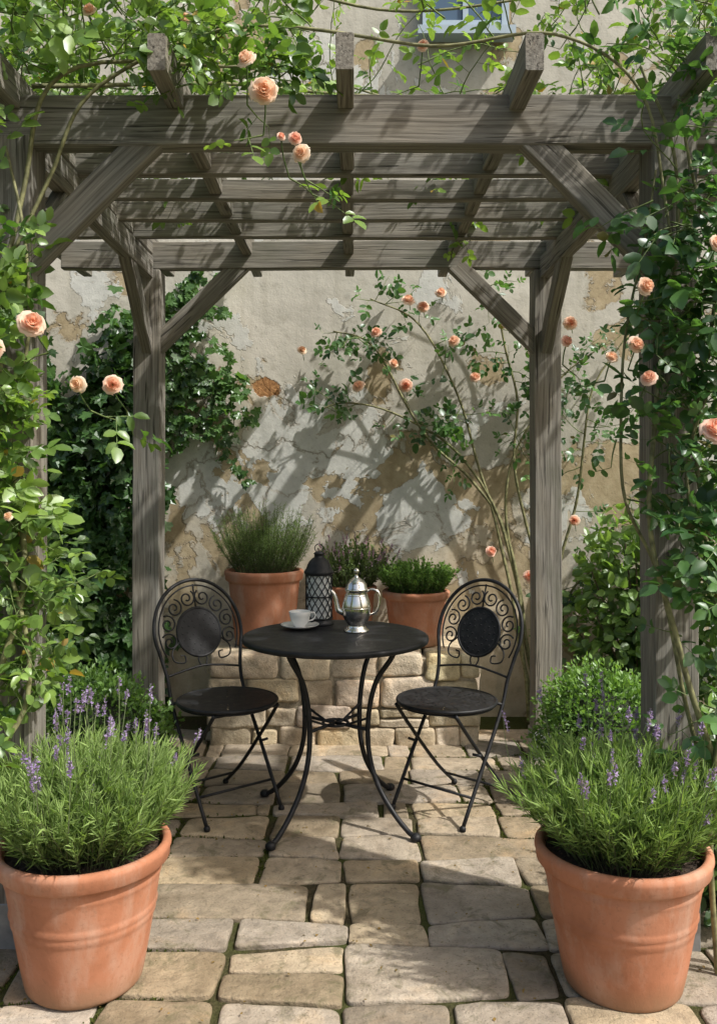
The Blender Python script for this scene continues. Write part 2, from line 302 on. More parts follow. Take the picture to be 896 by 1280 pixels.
# ---------------------------------------------------------------- timber helper
def timber(name,A,B,w,h,parent,roll=0,mat='wood'):
    A=Vector(A);B=Vector(B);L=(B-A).length; nx=max(2,int(L/.10)); g=Geo()
    b=.004; sec=[(-w/2+b,-h/2),(w/2-b,-h/2),(w/2,-h/2+b),(w/2,h/2-b),(w/2-b,h/2),(-w/2+b,h/2),(-w/2,h/2-b),(-w/2,-h/2+b)]
    xs=[-L/2,-L/2+.004]+list(np.linspace(-L/2,L/2,nx+1)[1:-1])+[L/2-.004,L/2]; V=[]
    ph=R.uniform(0,6,4)
    for i,x in enumerate(xs):
        s=.985 if i in(0,len(xs)-1) else 1.
        oy=.0025*math.sin(x*3.1+ph[0])+.001*math.sin(x*17+ph[2]);oz=.0025*math.sin(x*2.7+ph[1])
        V+=[(x,y*s+oy+R.uniform(-.001,.001),z*s+oz+R.uniform(-.001,.001)) for y,z in sec]
    n=len(xs);j=np.arange(8);k=(j+1)%8
    Q=np.concatenate([np.stack([i*8+j,i*8+k,(i+1)*8+k,(i+1)*8+j],1)[:,::-1] for i in range(n-1)])
    V.append((-L/2,0,0));V.append((L/2,0,0)); T=[(n*8,kk,jj) for jj,kk in zip(j,k)]+[(n*8+1,(n-1)*8+jj,(n-1)*8+kk) for jj,kk in zip(j,k)]
    g.add(V,Q,[t[::-1] for t in T]); o=g.build(name,[M[mat]],False,parent); o.location=(A+B)/2
    q=(B-A).normalized().to_track_quat('X','Z'); o.rotation_mode='QUATERNION'; o.rotation_quaternion=q; return o
# ================================================================= SETTING
g=Geo(); s=80; g.add([(-s,-s,-.014),(s,-s,-.014),(s,s,-.014),(-s,s,-.014)],[(0,1,2,3)]); g.build('ground',[M['ground']],False)
g=Geo();mo=Geo();ys=[.4,.65,.85,1.1,1.32,1.55,1.78,2.02,2.286,2.545,2.70,2.94,3.14,3.33,3.52]
while ys[-1]<4.6: ys.append(ys[-1]+R.uniform(.14,.24))
x0=-.05;cw=.297;MP=[]
kmin,kmax=-11,11
def gx(i,j): return x0+i*cw+.05*math.sin(i*2.3+j*.25)*.5+.012*math.sin(j*5.1+i*9.7)
for j in range(len(ys)-1):
    i=kmin
    while i<kmax:
        xa=gx(i,j);xb=gx(i+1,j)
        u=R.rand()
        if u<.12 and i+2<=kmax: xb=gx(i+2,j)-R.uniform(.06,.15)
        ya=ys[j];yb=ys[j+1]
        dy=lambda q:.022*math.sin(q*1.7+j*2.9)
        xm=(xa+xb)/2
        if abs(xm-.0)>1.12+.05*math.sin(j*2) and ya>2.7: i+=1;continue
        dy2=lambda q:.022*math.sin(q*1.7+(j+1)*2.9)
        if u<.12 and i+2<=kmax:
            e=gx(i+2,j); rects=[(xa,xb),(xb,e)]; st=2
        elif u<.17: 
            xmid=xa+(xb-xa)*R.uniform(.4,.6); rects=[(xa,xmid),(xmid,xb)]; st=1
        else: rects=[(xa,xb)]; st=1
        for (p,q) in rects:
            fp=(p-x0)/cw; fq=(q-x0)/cw; gp=.0070
            cs=[(p+gp,ya+dy(fp)+gp),(q-gp,ya+dy(fq)+gp),(q-gp,yb+dy2(fq)-gp),(p+gp,yb+dy2(fp)-gp)]
            sub=[cs]
            if R.rand()<.10 and yb-ya>.22:
                f=R.uniform(.4,.6); mL=lerp(cs[0],cs[3],f);mR=lerp(cs[1],cs[2],f+R.uniform(-.05,.05)); o=np.array([0,gp]); sub=[[cs[0],cs[1],mR-o,mL-o],[mL+o,mR+o,cs[2],cs[3]]]
            for cc in sub:
                cc=[np.asarray(c)+R.uniform(-.009,.009,2) for c in cc]
                tone=R.uniform(.60,1.14); wm=R.uniform(-1,1); col=np.array([tone*(1+.05*wm),tone,tone*(1-.12*wm)])
                near=1.6<ya<3.4 and abs(p)<1.3
                stone(g,(0,0,-.027+R.uniform(-.005,.003)),(0,0,.027),13,12 if near else 8,.0050,19,col,cc,int(R.randint(99)),0,.0023)
                for a,b in((0,1),(1,2),(2,3),(3,0)):
                    for _ in range(12): MP.append(lerp(cc[a],cc[b],R.rand())+R.uniform(-.007,.007,2))
        i+=st
g.build('stone_paving',[M['pave']],True)
MP=np.array(MP); MP=MP[(MP[:,1]>1.6)&(np.abs(MP[:,0])<1.7)]; MP=MP[(snoise(np.c_[MP,MP[:,0]*0],2.2,31)>-.3)]; MP=np.repeat(MP,4,0)+R.uniform(-.008,.008,(len(MP)*4,2))
n=len(MP); place(mo,'small',np.c_[MP,np.full(n,-.012)],np.c_[R.randn(n,2)*.7,np.ones(n)],R.randn(n,3),R.uniform(.005,.014,n),lerp((.035,.05,.012),(.11,.135,.035),R.rand(n,1)))
n=420; fp=np.c_[R.uniform(-1.3,1.3,n),R.uniform(1.9,4.3,n),np.full(n,.005)]
place(mo,'small',fp,np.c_[R.randn(n,2),R.randn(n)*.1],np.c_[R.randn(n,2)*.3,np.ones(n)],R.uniform(.005,.016,n),lerp((.30,.20,.08),(.10,.08,.03),R.rand(n,1)))
mo.build('moss',[M['needle']],False)
# wall
g=Geo()
def boxq(g,a,b,col=(1,1,1),mat=0):
    x0,y0,z0=a;x1,y1,z1=b
    g.add([(x0,y0,z0),(x1,y0,z0),(x1,y1,z0),(x0,y1,z0),(x0,y0,z1),(x1,y0,z1),(x1,y1,z1),(x0,y1,z1)],[(0,3,2,1),(4,5,6,7),(0,1,5,4),(1,2,6,5),(2,3,7,6),(3,0,4,7)],None,col,mat)
nx,nz=260,200; xs=np.linspace(-5,5,nx);zs=np.linspace(-.05,6,nz); A,B=np.meshgrid(xs,zs,indexing='ij'); P=np.stack([A.ravel(),np.full(A.size,5.),B.ravel()],1)
P[:,1]+=snoise(P,1.3,41)*.010+snoise(P,5,42)*.004+snoise(P,14,43)*.0018
i,j=np.meshgrid(np.arange(nx-1),np.arange(nz-1),indexing='ij');i=i.ravel();j=j.ravel()
g.add(P,np.stack([i*nz+j,(i+1)*nz+j,(i+1)*nz+j+1,i*nz+j+1],1)); boxq(g,(-5,5.03,-.05),(5,5.35,6))
wall=empty('garden_wall'); g.build('plaster_face',[M['plaster']],True,wall)
g=Geo(); wx=.62;wz=3.84;hw=.2
boxq(g,(wx-hw-.04,4.93,wz),(wx-hw,4.985,wz+.9));boxq(g,(wx+hw,4.93,wz),(wx+hw+.04,4.985,wz+.9));boxq(g,(wx-hw,4.935,wz),(wx+hw,4.985,wz+.05));boxq(g,(wx-hw,4.935,wz+.85),(wx+hw,4.985,wz+.9));boxq(g,(wx-.015,4.945,wz+.05),(wx+.015,4.985,wz+.85));boxq(g,(wx-hw-.07,4.88,wz-.05),(wx+hw+.07,4.985,wz-.003))
boxq(g,(wx-hw+.001,4.962,wz+.052),(wx-.016,4.975,wz+.848),mat=1);boxq(g,(wx+.016,4.962,wz+.052),(wx+hw-.001,4.975,wz+.848),mat=1)
g.build('window',[M['wframe'],M['pane']],False,wall)
# stone bench
bench=empty('stone_bench'); g=Geo(); XL,XR,YF,YB,H=-.735,.63,4.45,4.93,.455
boxq(g,(XL+.022,YF+.018,-.02),(XR-.022,YB,H-.03)); g.build('mortar_core',[M['mortar']],False,bench)
g=Geo(); zc=[-.02,.085,.19,.325,H]
for r in range(4):
    for side in range(3):
        a,b=(XL,XR) if side==0 else (YF+.1,YB)
        p=a
        while p<b-.02:
            w=R.uniform(.10,.30) if r<3 else R.uniform(.16,.36)
            if b-(p+w)<.09: w=b-p
            z0,z1=zc[r]+R.uniform(-.014,.014),zc[r+1]+R.uniform(-.014,.014)
            if r==3: z1=H
            parts=[(p,p+w,z0,z1)]
            if R.rand()<.25 and w>.2 and r<3: zm=(z0+z1)/2; parts=[(p,p+w,z0,zm),(p,p+w,zm,z1)]
            for(pa,pb,za,zb) in parts:
                tone=R.uniform(.72,1.15);col=np.array([tone,tone*R.uniform(.94,1.),tone*R.uniform(.82,1.02)]);gp=.004
                jo=R.uniform(-.016,.010)
                if side==0: c=((pa+pb)/2,YF+.075+jo,(za+zb)/2);h=((pb-pa)/2-gp,.08 ,(zb-za)/2-gp)
                elif side==1: c=(XL+.06+jo,(pa+pb)/2,(za+zb)/2);h=(.065,(pb-pa)/2-gp,(zb-za)/2-gp)
                else: c=(XR-.06+jo,(pa+pb)/2,(za+zb)/2);h=(.065,(pb-pa)/2-gp,(zb-za)/2-gp)
                stone(g,c,h,9,12 if side==0 else 8,.010,20,col,None,int(R.randint(99)),0,.0042)
            p+=w
xe=XR-.06; p=XL+.06
while p<xe-.02:
    w=R.uniform(.22,.4)
    if xe-(p+w)<.12: w=xe-p
    stone(g,(p+w/2,4.74,H-.022),(w/2-.004,.2,.024),9,8,.004,14,np.array([1,.97,.9])*R.uniform(.85,1.1),None,int(R.randint(99))); p+=w
g.build('rubble_stones',[M['rubble']],True,bench)
# ================================================================= PERGOLA
pg=empty('pergola'); XLp,XRp,YFp,YBp=-.99,.92,2.60,4.27; PW=.128
for nme,x,y in(('post_1',XLp,YFp),('post_2',XRp,YFp),('post_3',XLp,YBp),('post_4',XRp,YBp)):
    timber(nme,(x,y,.03),(x,y,2.33),PW,PW,pg)
    g=Geo(); boxq(g,(x-.07,y-.07,-.01),(x+.07,y+.07,.13)); o=g.build('post_shoe_'+nme[-1],[M['galv']],False,pg)
    bm=o.modifiers.new('b','BEVEL');bm.width=.004
timber('front_beam',(-1.75,YFp-.03,2.378),(1.7,YFp-.03,2.378),.055,.145,pg)
timber('front_beam_inner',(-1.75,YFp+.06,2.385),(1.7,YFp+.06,2.385),.05,.11,pg)
timber('back_beam',(-1.4,YBp-.02,2.405),(1.4,YBp-.02,2.405),.055,.13,pg)
for nme,x in(('side_beam_1',XLp+.01),('side_beam_2',XRp-.01)): timber(nme,(x,YFp+.09,2.345),(x,YBp-.055,2.345),.05,.105,pg)
for i,x in enumerate((-1.42,-.985,-.516,-.027,.468,.935,1.40)): timber('rafter_%d'%(i+1),(x,2.30,2.457),(x,4.72,2.457),.048,.098,pg)
for i,y in enumerate((2.80,3.07,3.34,3.61,3.88)): timber('slat_%d'%(i+1),(-1.5,y,2.428),(1.48,y,2.428),.042,.076,pg)
br=.052
for i,(A,B) in enumerate([((-.955,2.575,1.965),(-.60,2.575,2.32)),((.885,2.575,1.965),(.53,2.575,2.32)),((-.95,4.25,1.965),(-.56,4.25,2.345)),((.88,4.25,1.965),(.50,4.25,2.345)),
    ((-.985,4.23,1.965),(-.985,3.85,2.305)),((.915,4.23,1.965),(.915,3.85,2.305)),((-.985,2.64,1.965),(-.985,3.02,2.305)),((.915,2.64,1.965),(.915,3.02,2.305))]):
    d=nrm(np.array(B)-np.array(A))*.03; timber('brace_%d'%(i+1),np.array(A)-d,np.array(B)+d,br,.085,pg)
# ================================================================= FURNITURE
def spiral(c,a,b,r0,r1,turns,ph,dirn=1,n=26):
    t=np.linspace(0,1,n)[:,None]; r=r0+(r1-r0)*t; an=ph+dirn*turns*2*PI*t
    return np.asarray(c)+r*(np.cos(an)*a+np.sin(an)*b)
def chair(name,loc,rz):
    e=empty(name,loc,rz); g=Geo()   # faces local -Y
    yb=lambda z:.155+(z-.45)*.30
    P=lambda x,z,o=0:np.array([x,yb(z)+o,z])
    zc=.695;Rr=.205
    arc=[(-Rr*math.cos(t),zc+Rr*1.02*math.sin(t)) for t in np.linspace(-.35,PI+.35,22)]
    back=[P(x,z) for x,z in arc]
    L=[np.array([-.17,-.14,.012]),np.array([-.172,.0,.22]),np.array([-.172,.135,.42]),P(-.172,.52)]
    Rt=[np.array([-q[0],q[1],q[2]]) for q in L][::-1]
    tube(g,spline(L+back+Rt,120),.0078,8)
    arc2=[P(-.184*math.cos(t),zc+.186*math.sin(t)) for t in np.linspace(-.5,PI+.5,40)]; tube(g,arc2,.0036,6)
    for sx in(-1,1):
        tube(g,spline([(sx*.145,-.15,.435),(sx*.148,-.05,.32),(sx*.152,.13,.13),(sx*.155,.27,.012)],20),.0075,8)
        for q in((sx*.155,.27),(sx*.17,-.14)): lathe(g,[(0,.0),(.012,.0),(.013,.010),(.009,.018),(0,.02)],12,(q[0],q[1],.003))
        tube(g,[(sx*.142,-.03,.262),(sx*.178,-.025,.262)],.006,8)
    tube(g,[(-.152,.20,.068),(.152,.20,.068)],.0055,8); tube(g,[(-.17,-.075,.11),(.17,-.075,.11)],.0055,8)
    tube(g,[(-.146,-.145,.43),(.146,-.145,.43)],.006,8); tube(g,[(-.172,.135,.43),(.172,.135,.43)],.006,8)
    tube(g,spline([P(-.177,.53),P(-.09,.545),P(0,.555),P(.09,.545),P(.177,.53)],18),.005,6)
    ax=np.array([1.,0,0]);az=nrm(np.array([0,.30,1.]))
    C0=P(0,zc-.005)
    for k in range(8):
        an=-.25+k*(PI+.5)/7; c=C0+.144*(math.cos(an)*ax+math.sin(an)*az)+.006*az
        sgn=1 if k<4 else -1
        tube(g,spiral(c,ax,az,.038,.007,1.5,an+sgn*.9,sgn),.0038,6)
    for sx in(-1,1):
        tube(g,spline([C0+sx*.10*ax-.035*az,C0+sx*.135*ax-.07*az,P(sx*.13,.585),P(sx*.085,.575),P(sx*.08,.60),P(sx*.10,.605)],22),.0034,6)
        tube(g,spline([P(sx*.012,.556),P(sx*.02,.58),P(sx*.012,.60)],8),.0034,6)
    tube(g,[C0+.1*az,C0+.205*az],.0034,6)
    ny=np.cross(ax,az); th=np.linspace(0,2*PI,37)[:-1]
    ring=[C0+.102*(math.cos(t)*ax+math.sin(t)*az) for t in th]; tube(g,ring,.006,8,closed=True)
    V=[C0-ny*.003,C0+ny*.003]+[C0-ny*.003+.1*(math.cos(t)*ax+math.sin(t)*az) for t in th]+[C0+ny*.003+.1*(math.cos(t)*ax+math.sin(t)*az) for t in th]
    T=[(0,2+k,2+(k+1)%36) for k in range(36)]+[(1,38+(k+1)%36,38+k) for k in range(36)]; g.add(V,None,T)
    for r,cn in((.03,6),(.055,12),(.08,18)):
        for k in range(cn):
            t=k*2*PI/cn+r*9; c=C0+r*(math.cos(t)*ax+math.sin(t)*az)
            for sg in(-1,1):
                b=c+ny*.003*sg; V=[b+ny*.003*sg]+[b+.0045*(math.cos(q)*ax+math.sin(q)*az) for q in np.arange(6)*PI/3]; g.add(V,None,[(0,1+q,1+(q+1)%6) for q in range(6)])
    g.build('frame',[M['iron']],True,e)
    g=Geo(); radii=[.0,.02]; r=.02
    while r<.165: radii+= [r+.009,r+.026]; r+=.026
    radii=[x for x in radii if x<.18]+[.196]
    seg=72; V=[];th=[]; 
    for k in range(36): th+=[k*2*PI/36-.028,k*2*PI/36+.028]
    th=np.array(th); sc_=np.cos(th);ss=np.sin(th)
    for lay in(0,1):
        for r in radii:
            for t in range(seg): V.append((max(r,.0005)*sc_[t],max(r,.0005)*ss[t]-.005,.452-.006*lay-.006*(1-(r/.196)**2)))
    V=np.array(V);Q=[];nr=len(radii)
    for lay in(0,1):
        for i in range(nr-1):
            for t in range(seg):
                hole=(i%2==1 and i>1 and i<nr-2 and t%2==0 and ((t//2)%(3 if i<5 else 2)==0))
                if hole: continue
                a=lay*nr*seg+i*seg+t;b=lay*nr*seg+i*seg+(t+1)%seg; q=(a,a+seg,b+seg,b); Q.append(q if lay==0 else q[::-1])
    g.add(V,Q); tube(g,[(.198*math.cos(t),.198*math.sin(t)-.005,.447) for t in np.linspace(0,2*PI,49)[:-1]],.0075,8,closed=True)
    tube(g,[(.19*math.cos(t),.19*math.sin(t)-.005,.434) for t in np.linspace(0,2*PI,49)[:-1]],.004,6,closed=True)
    g.build('seat',[M['iron']],True,e); return e
def rzface(fx,fy): return math.atan2(fx,-fy)
chair('bistro_chair',(-.515,3.575,0),rzface(.63,-.78)); chair('bistro_chair',(.375,3.575,0),rzface(-.66,-.75))
tb=empty('bistro_table',(-.075,3.50,0)); g=Geo()
lathe(g,[(0,.722),(.345,.722),(.358,.7225),(.366,.719),(.368,.712),(.366,.702),(.360,.699),(.350,.702),(.33,.708),(0,.708)],96); g.build('table_top',[M['iron']],True,tb)
g=Geo(); prof=[(.29,.703),(.262,.655),(.20,.57),(.168,.47),(.158,.36),(.17,.26),(.21,.165),(.275,.085),(.34,.03),(.375,.014)]
for k in range(4):
    a=math.radians(53+90*k); ca,sa=math.cos(a),math.sin(a)
    tube(g,spline([(r*ca,r*sa,z) for r,z in prof],44),.0100,10); lathe(g,[(0,0),(.017,0),(.021,.008),(.019,.018),(.01,.026),(0,.027)],16,(.378*ca,.378*sa,.003))
    tube(g,[(0,0,.375),(.16*ca,.16*sa,.375)],.007,8); tube(g,spline([(.05*ca,.05*sa,.375),(.1*ca,.1*sa,.395),(.16*ca,.16*sa,.42)],10),.005,6)
tube(g,[(.05*math.cos(t),.05*math.sin(t),.375) for t in np.linspace(0,2*PI,25)[:-1]],.006,8,closed=True)
tube(g,[(.30*math.cos(t),.30*math.sin(t),.699) for t in np.linspace(0,2*PI,49)[:-1]],.007,8,closed=True)
g.build('legs',[M['iron']],True,tb)
TZ=.7225
cp=empty('teacup',(-.224,3.64,TZ)); g=Geo()
lathe(g,[(0,.003),(.03,.002),(.04,.003),(.07,.012),(.079,.018),(.079,.0195),(.07,.0155),(.04,.007),(.028,.006),(0,.006)],48); g.build('saucer',[M['china']],True,cp)
g=Geo(); lathe(g,[(0,.008),(.022,.007),(.024,.012),(.028,.018),(.038,.035),(.043,.055),(.0455,.071),(.0445,.072),(.0415,.056),(.036,.035),(.024,.02),(0,.018)],48)
tube(g,spline([(.040,.0,.060),(.058,0,.064),(.066,0,.050),(.055,0,.034),(.036,0,.030)],22),.0032,8); g.build('cup',[M['china']],True,cp); cp.rotation_euler[2]=.35
g=Geo(); lathe(g,[(0,.058),(.0418,.058)],32); g.build('coffee',[M['coffee']],True,cp)
ct=empty('coffee_pot',(.008,3.57,TZ)); g=Geo()
lathe(g,[(0,0),(.050,0),(.052,.004),(.050,.010),(.040,.016),(.034,.026),(.036,.032),(.047,.045),(.055,.065),(.0585,.090),(.057,.112),(.050,.135),(.044,.150),(.042,.160),(.046,.166),(.0475,.171),(.045,.175),(.043,.178),(.040,.192),(.030,.206),(.016,.216),(.008,.222),(.006,.230),(.011,.238),(.012,.246),(.008,.254),(0,.257)],56)
for z in(.098,.148): tube(g,[((.0585 if z<.1 else .0455)*math.cos(t),(.0585 if z<.1 else .0455)*math.sin(t),z) for t in np.linspace(0,2*PI,41)[:-1]],.0018,6,closed=True)
tube(g,spline([(-.048,0,.075),(-.072,0,.085),(-.080,0,.110),(-.088,0,.145),(-.104,0,.165)],26),np.linspace(.014,.0065,26),12)
tube(g,spline([(.040,0,.160),(.062,0,.172),(.088,0,.160),(.094,0,.125),(.082,0,.085),(.052,0,.068)],32),np.concatenate([np.linspace(.004,.006,16),np.linspace(.006,.004,16)]),10)
g.build('body',[M['silver']],True,ct); ct.rotation_euler[2]=-.12
ln=empty('lantern',(-.150,3.745,TZ)); g=Geo()
lathe(g,[(0,0),(.062,0),(.063,.006),(.060,.014),(.056,.018),(.056,.026),(.05,.028),(0,.028)],12)
lathe(g,[(.056,.212),(.062,.215),(.064,.221),(.060,.228),(.054,.236),(.049,.252),(.040,.268),(.028,.280),(.020,.284),(.020,.296),(.024,.299),(.018,.305),(.008,.309),(0,.310)],12)
lathe(g,[(.056,.212),(.05,.212),(0,.214)],12)
for k in range(12):
    a0=k*2*PI/12
    for dr in(-1,1):
        t=np.linspace(0,1,20); tube(g,np.stack([.0555*np.cos(a0+dr*t*2.1),.0555*np.sin(a0+dr*t*2.1),.025+t*.19],1),.0021,5)
for z in(.028,.12,.212): tube(g,[(.0565*math.cos(t),.0565*math.sin(t),z) for t in np.linspace(0,2*PI,25)[:-1]],.003,6,closed=True)
tube(g,[(.018*math.cos(t),0,.322+.018*math.sin(t)) for t in np.linspace(0,2*PI,21)[:-1]],.0022,6,closed=True)
g.build('metal_frame',[M['iron']],True,ln)
g=Geo(); lathe(g,[(.052,.03),(.052,.21)],32); g.build('glass',[M['glass']],True,ln)
# ================================================================= POTS
def pot(e,rt,rb,h,rings=True):
    g=Geo(); rim=h*.15; r=lambda z:rb+(rt*.90-rb)*(z/(h-rim))**.85
    pr=[(0,0),(rb-.006,0),(rb,.006)]
    zs=np.linspace(.01,h-rim,40)
    for z in zs:
        q=r(z); f=z/h
        if rings:
            for zc in(.50,.55): q+=.0050*math.exp(-((f-zc)/.013)**2)
            q+=.0035*math.exp(-((f-.78)/.014)**2)
        pr.append((q,z))
    pr+=[(rt*.955,h-rim+.004),(rt*.985,h-rim*.8),(rt*.99,h-rim*.45),(rt*1.005,h-rim*.3),(rt,h-.006),(rt-.008,h),(rt-.018,h),(rt-.024,h-.008),(rt*.86,h-.06)]
    lathe(g,pr,72); V=g.V[0]; V[:,:2]*=(1+.005*snoise(V,9,51)[:,None]); V[:,2]+=np.where(V[:,2]>h*.5,.002*snoise(V,8,53),0); g.build('pot',[M['terra']],True,e)
    g=Geo(); n=14; 
    th=np.linspace(0,2*PI,41)[:-1]; rr=rt*.93; V=[(0,0,h-.022)]
    for i in range(1,n+1):
        for t in th: x=rr*i/n*math.cos(t);y=rr*i/n*math.sin(t); V.append((x,y,h-.028+.006*snoise(np.array([x,y,0]),40,52)+R.uniform(-.003,.003)))
    T=[(0,1+k,1+(k+1)%40) for k in range(40)]; Q=[(1+i*40+k,1+(i+1)*40+k,1+(i+1)*40+(k+1)%40,1+i*40+(k+1)%40) for i in range(n-1) for k in range(40)]
    g.add(V,Q,T)
    k=500; a=R.uniform(0,6.28,k);q=np.sqrt(R.rand(k))*rr*.97
    place(g,'small',np.c_[q*np.cos(a),q*np.sin(a),np.full(k,h-.022)],R.randn(k,3),np.c_[R.randn(k,2)*.5,np.ones(k)],R.uniform(.006,.016,k),(1,1,1))
    g.build('soil',[M['soil']],False,e)
def bushy(e,h,nst,rad,height,tilt,nlen,dark,light,nper=30,nname='foliage',upw=.9,template='needle',droop=.0,jit=.12):
    g=Geo(); P=[];D=[];C=[];tips=[]
    for k in range(nst):
        a=R.uniform(0,2*PI);q=math.sqrt(R.rand()); b=np.array([q*rad*math.cos(a),q*rad*math.sin(a),h])
        d=nrm(np.array([math.cos(a)*q*tilt+R.randn()*jit,math.sin(a)*q*tilt+R.randn()*jit,1.])); L=height*R.uniform(.55,1.15)*(1-.18*q)
        end=b+d*L; mid=b+d*L*.5+np.array([math.cos(a),math.sin(a),0])*L*.09*q+np.array([0,0,.02])
        p=spline([b,mid,end+np.array([0,0,-droop*q])],9); tube(g,p,np.linspace(.0016,.0007,9),3,(.10,.12,.05),1,cap=False)
        t=np.sort(R.uniform(.12,1,nper)); idx=t*8; i0=np.minimum(idx.astype(int),7); pp=p[i0]+(p[i0+1]-p[i0])*(idx-i0)[:,None]; tt=nrm(p[i0+1]-p[i0])
        dd=nrm(R.randn(nper,3)+tt*upw*1.3); P.append(pp);D.append(dd); tone=R.rand()
        C.append(lerp(dark,light,np.clip((t*.75+tone*.45-.1),0,1)[:,None])*R.uniform(.8,1.2,(nper,1))); tips.append((p[-1],nrm(p[-1]-p[-3])))
    P=np.concatenate(P);D=np.concatenate(D);C=np.concatenate(C);n=len(P)
    place(g,template,P,D,R.randn(n,3)+np.array([0,0,.8]),nlen*R.uniform(.6,1.2,n),C); g.build(nname,[M['needle'],M['stem']],False,e); return tips
def spikes(e,tips,n,lo,hi,c1,c2,nm='flowers',spr=.25,bud=.009,up=.5):
    g=Geo()
    for k in R.choice(len(tips),min(n,len(tips)),False):
        p,d=tips[k]; d=nrm(d+np.array([0,0,up])+R.randn(3)*spr*.5); L=R.uniform(lo,hi); 
        path=spline([p-d*.05,p+d*L*.5,p+d*L+R.randn(3)*.01],8); tube(g,path,.0012,3,(.17,.22,.10),1,cap=False)
        hl=R.uniform(.035,.06); nb=34; t=np.round(R.uniform(0,1,nb)*6)/6+R.randn(nb)*.02; q=path[-1]-d*hl*(1-t[:,None]); c=lerp(c1,c2,R.rand(nb,1)); w=.6+.7*np.sin(np.clip(t,0,1)*PI)
        place(g,'small',q,R.randn(nb,3)+d*.8,R.randn(nb,3),bud*w,c)
    g.build(nm,[M['needle'],M['stem']],False,e)
for x,y,r_ in((-.727,2.385,0),(.716,2.37,1.3)):
    e=empty('potted_lavender',(x,y,0),r_); pot(e,.229,.150,.372)
    tips=bushy(e,.345,640,.155,.280,.66,.045,(.07,.125,.04),(.31,.43,.16),36,upw=2.1,jit=.18)
    spikes(e,tips,56,.04,.21,(.25,.18,.41),(.45,.37,.60),up=1.4,bud=.009)
e=empty('potted_rosemary',(-.478,4.69,.458)); pot(e,.208,.150,.395,False); bushy(e,.37,330,.14,.36,.50,.027,(.05,.09,.035),(.21,.30,.12),44)
e=empty('potted_thyme',(.325,4.69,.458)); pot(e,.180,.125,.285,False); bushy(e,.26,380,.13,.185,.65,.018,(.04,.09,.025),(.20,.34,.10),26,template='small')
e=empty('potted_salvia',(-.015,4.77,.458)); pot(e,.135,.098,.30,False); tips=bushy(e,.28,150,.10,.27,.6,.022,(.05,.08,.04),(.17,.24,.10),24,template='small'); spikes(e,tips,60,.01,.05,(.30,.17,.33),(.50,.36,.50))
# ================================================================= SHRUBS
def boxball(name,c,r,n,dark=(.03,.075,.016),light=(.18,.32,.08),ls=.024):
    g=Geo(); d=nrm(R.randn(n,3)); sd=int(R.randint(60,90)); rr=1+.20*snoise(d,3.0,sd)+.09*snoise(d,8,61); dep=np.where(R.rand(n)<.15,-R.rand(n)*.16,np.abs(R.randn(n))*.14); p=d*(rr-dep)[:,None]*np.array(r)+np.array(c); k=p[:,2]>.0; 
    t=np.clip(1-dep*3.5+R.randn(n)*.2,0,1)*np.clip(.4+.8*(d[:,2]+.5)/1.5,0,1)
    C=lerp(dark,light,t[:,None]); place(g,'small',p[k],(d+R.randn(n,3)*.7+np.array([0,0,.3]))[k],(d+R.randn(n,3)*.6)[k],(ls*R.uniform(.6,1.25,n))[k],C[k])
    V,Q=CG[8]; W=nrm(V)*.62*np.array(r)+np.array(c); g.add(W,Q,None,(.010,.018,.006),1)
    return g.build(name,[M['leaf'],M['stem']],False)
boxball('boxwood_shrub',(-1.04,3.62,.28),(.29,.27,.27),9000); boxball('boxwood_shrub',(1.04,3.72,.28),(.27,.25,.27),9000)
def leafmass(gen,n,size,dark,light,tmpl='rose',face=(0,-.7,.5)):
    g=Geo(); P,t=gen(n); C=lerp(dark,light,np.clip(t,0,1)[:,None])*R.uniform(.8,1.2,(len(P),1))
    D=R.randn(len(P),3)*.7+np.array([0,-.25,-.45]); place(g,tmpl,P,D,R.randn(len(P),3)*.38+np.array(face),size*R.uniform(.55,1.2,len(P)),C); return g
def gi(n):
    X=R.uniform(-2.8,-1.02,n);Z=R.uniform(0,2.5,n); top=2.18+.24*np.sin(X*5)+.12*np.sin(X*13); edge=-1.13+.08*np.sin(Z*6)+.05*np.sin(Z*17)
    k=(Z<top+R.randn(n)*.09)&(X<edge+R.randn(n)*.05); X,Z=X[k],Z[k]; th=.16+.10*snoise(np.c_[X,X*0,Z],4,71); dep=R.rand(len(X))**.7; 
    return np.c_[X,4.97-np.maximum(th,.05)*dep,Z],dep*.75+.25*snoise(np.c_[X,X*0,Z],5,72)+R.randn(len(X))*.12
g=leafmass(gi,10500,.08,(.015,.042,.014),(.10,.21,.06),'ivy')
for k in range(34):
    p=np.array([-1.12,4.95,R.uniform(1.5,2.35)]); d=nrm(np.array([1,0,R.uniform(-.5,.5)])); L=R.uniform(.15,.72)*(1 if p[2]>1.65 else .3); pts=[p.copy()]
    for i in range(int(L/.035)):
        d=nrm(d+np.array([R.randn()*.2,0,R.randn()*.28-.03])); p=p+d*.035; p[1]=4.955+R.uniform(-.02,.01)
        if p[0]>-.60 and 1.76<p[2]<1.95: break
        pts.append(p.copy())
    if len(pts)<3: continue
    pts=np.array(pts); tube(g,pts,.0022,4,(.08,.07,.04),1,cap=False); n=len(pts)*2; q=np.repeat(pts,2,0)+R.uniform(-.025,.025,(n,3))*np.array([1,.5,1])-np.array([0,.02,0])
    place(g,'ivy',q,R.randn(n,3)*np.array([.8,.2,.6])+np.array([0,-.2,-.5]),R.randn(n,3)*.3+np.array([0,-.8,.4]),R.uniform(.035,.07,n),lerp((.03,.07,.02),(.12,.24,.07),R.rand(n,1)))
g.build('ivy',[M['leaf'],M['stem']],False)
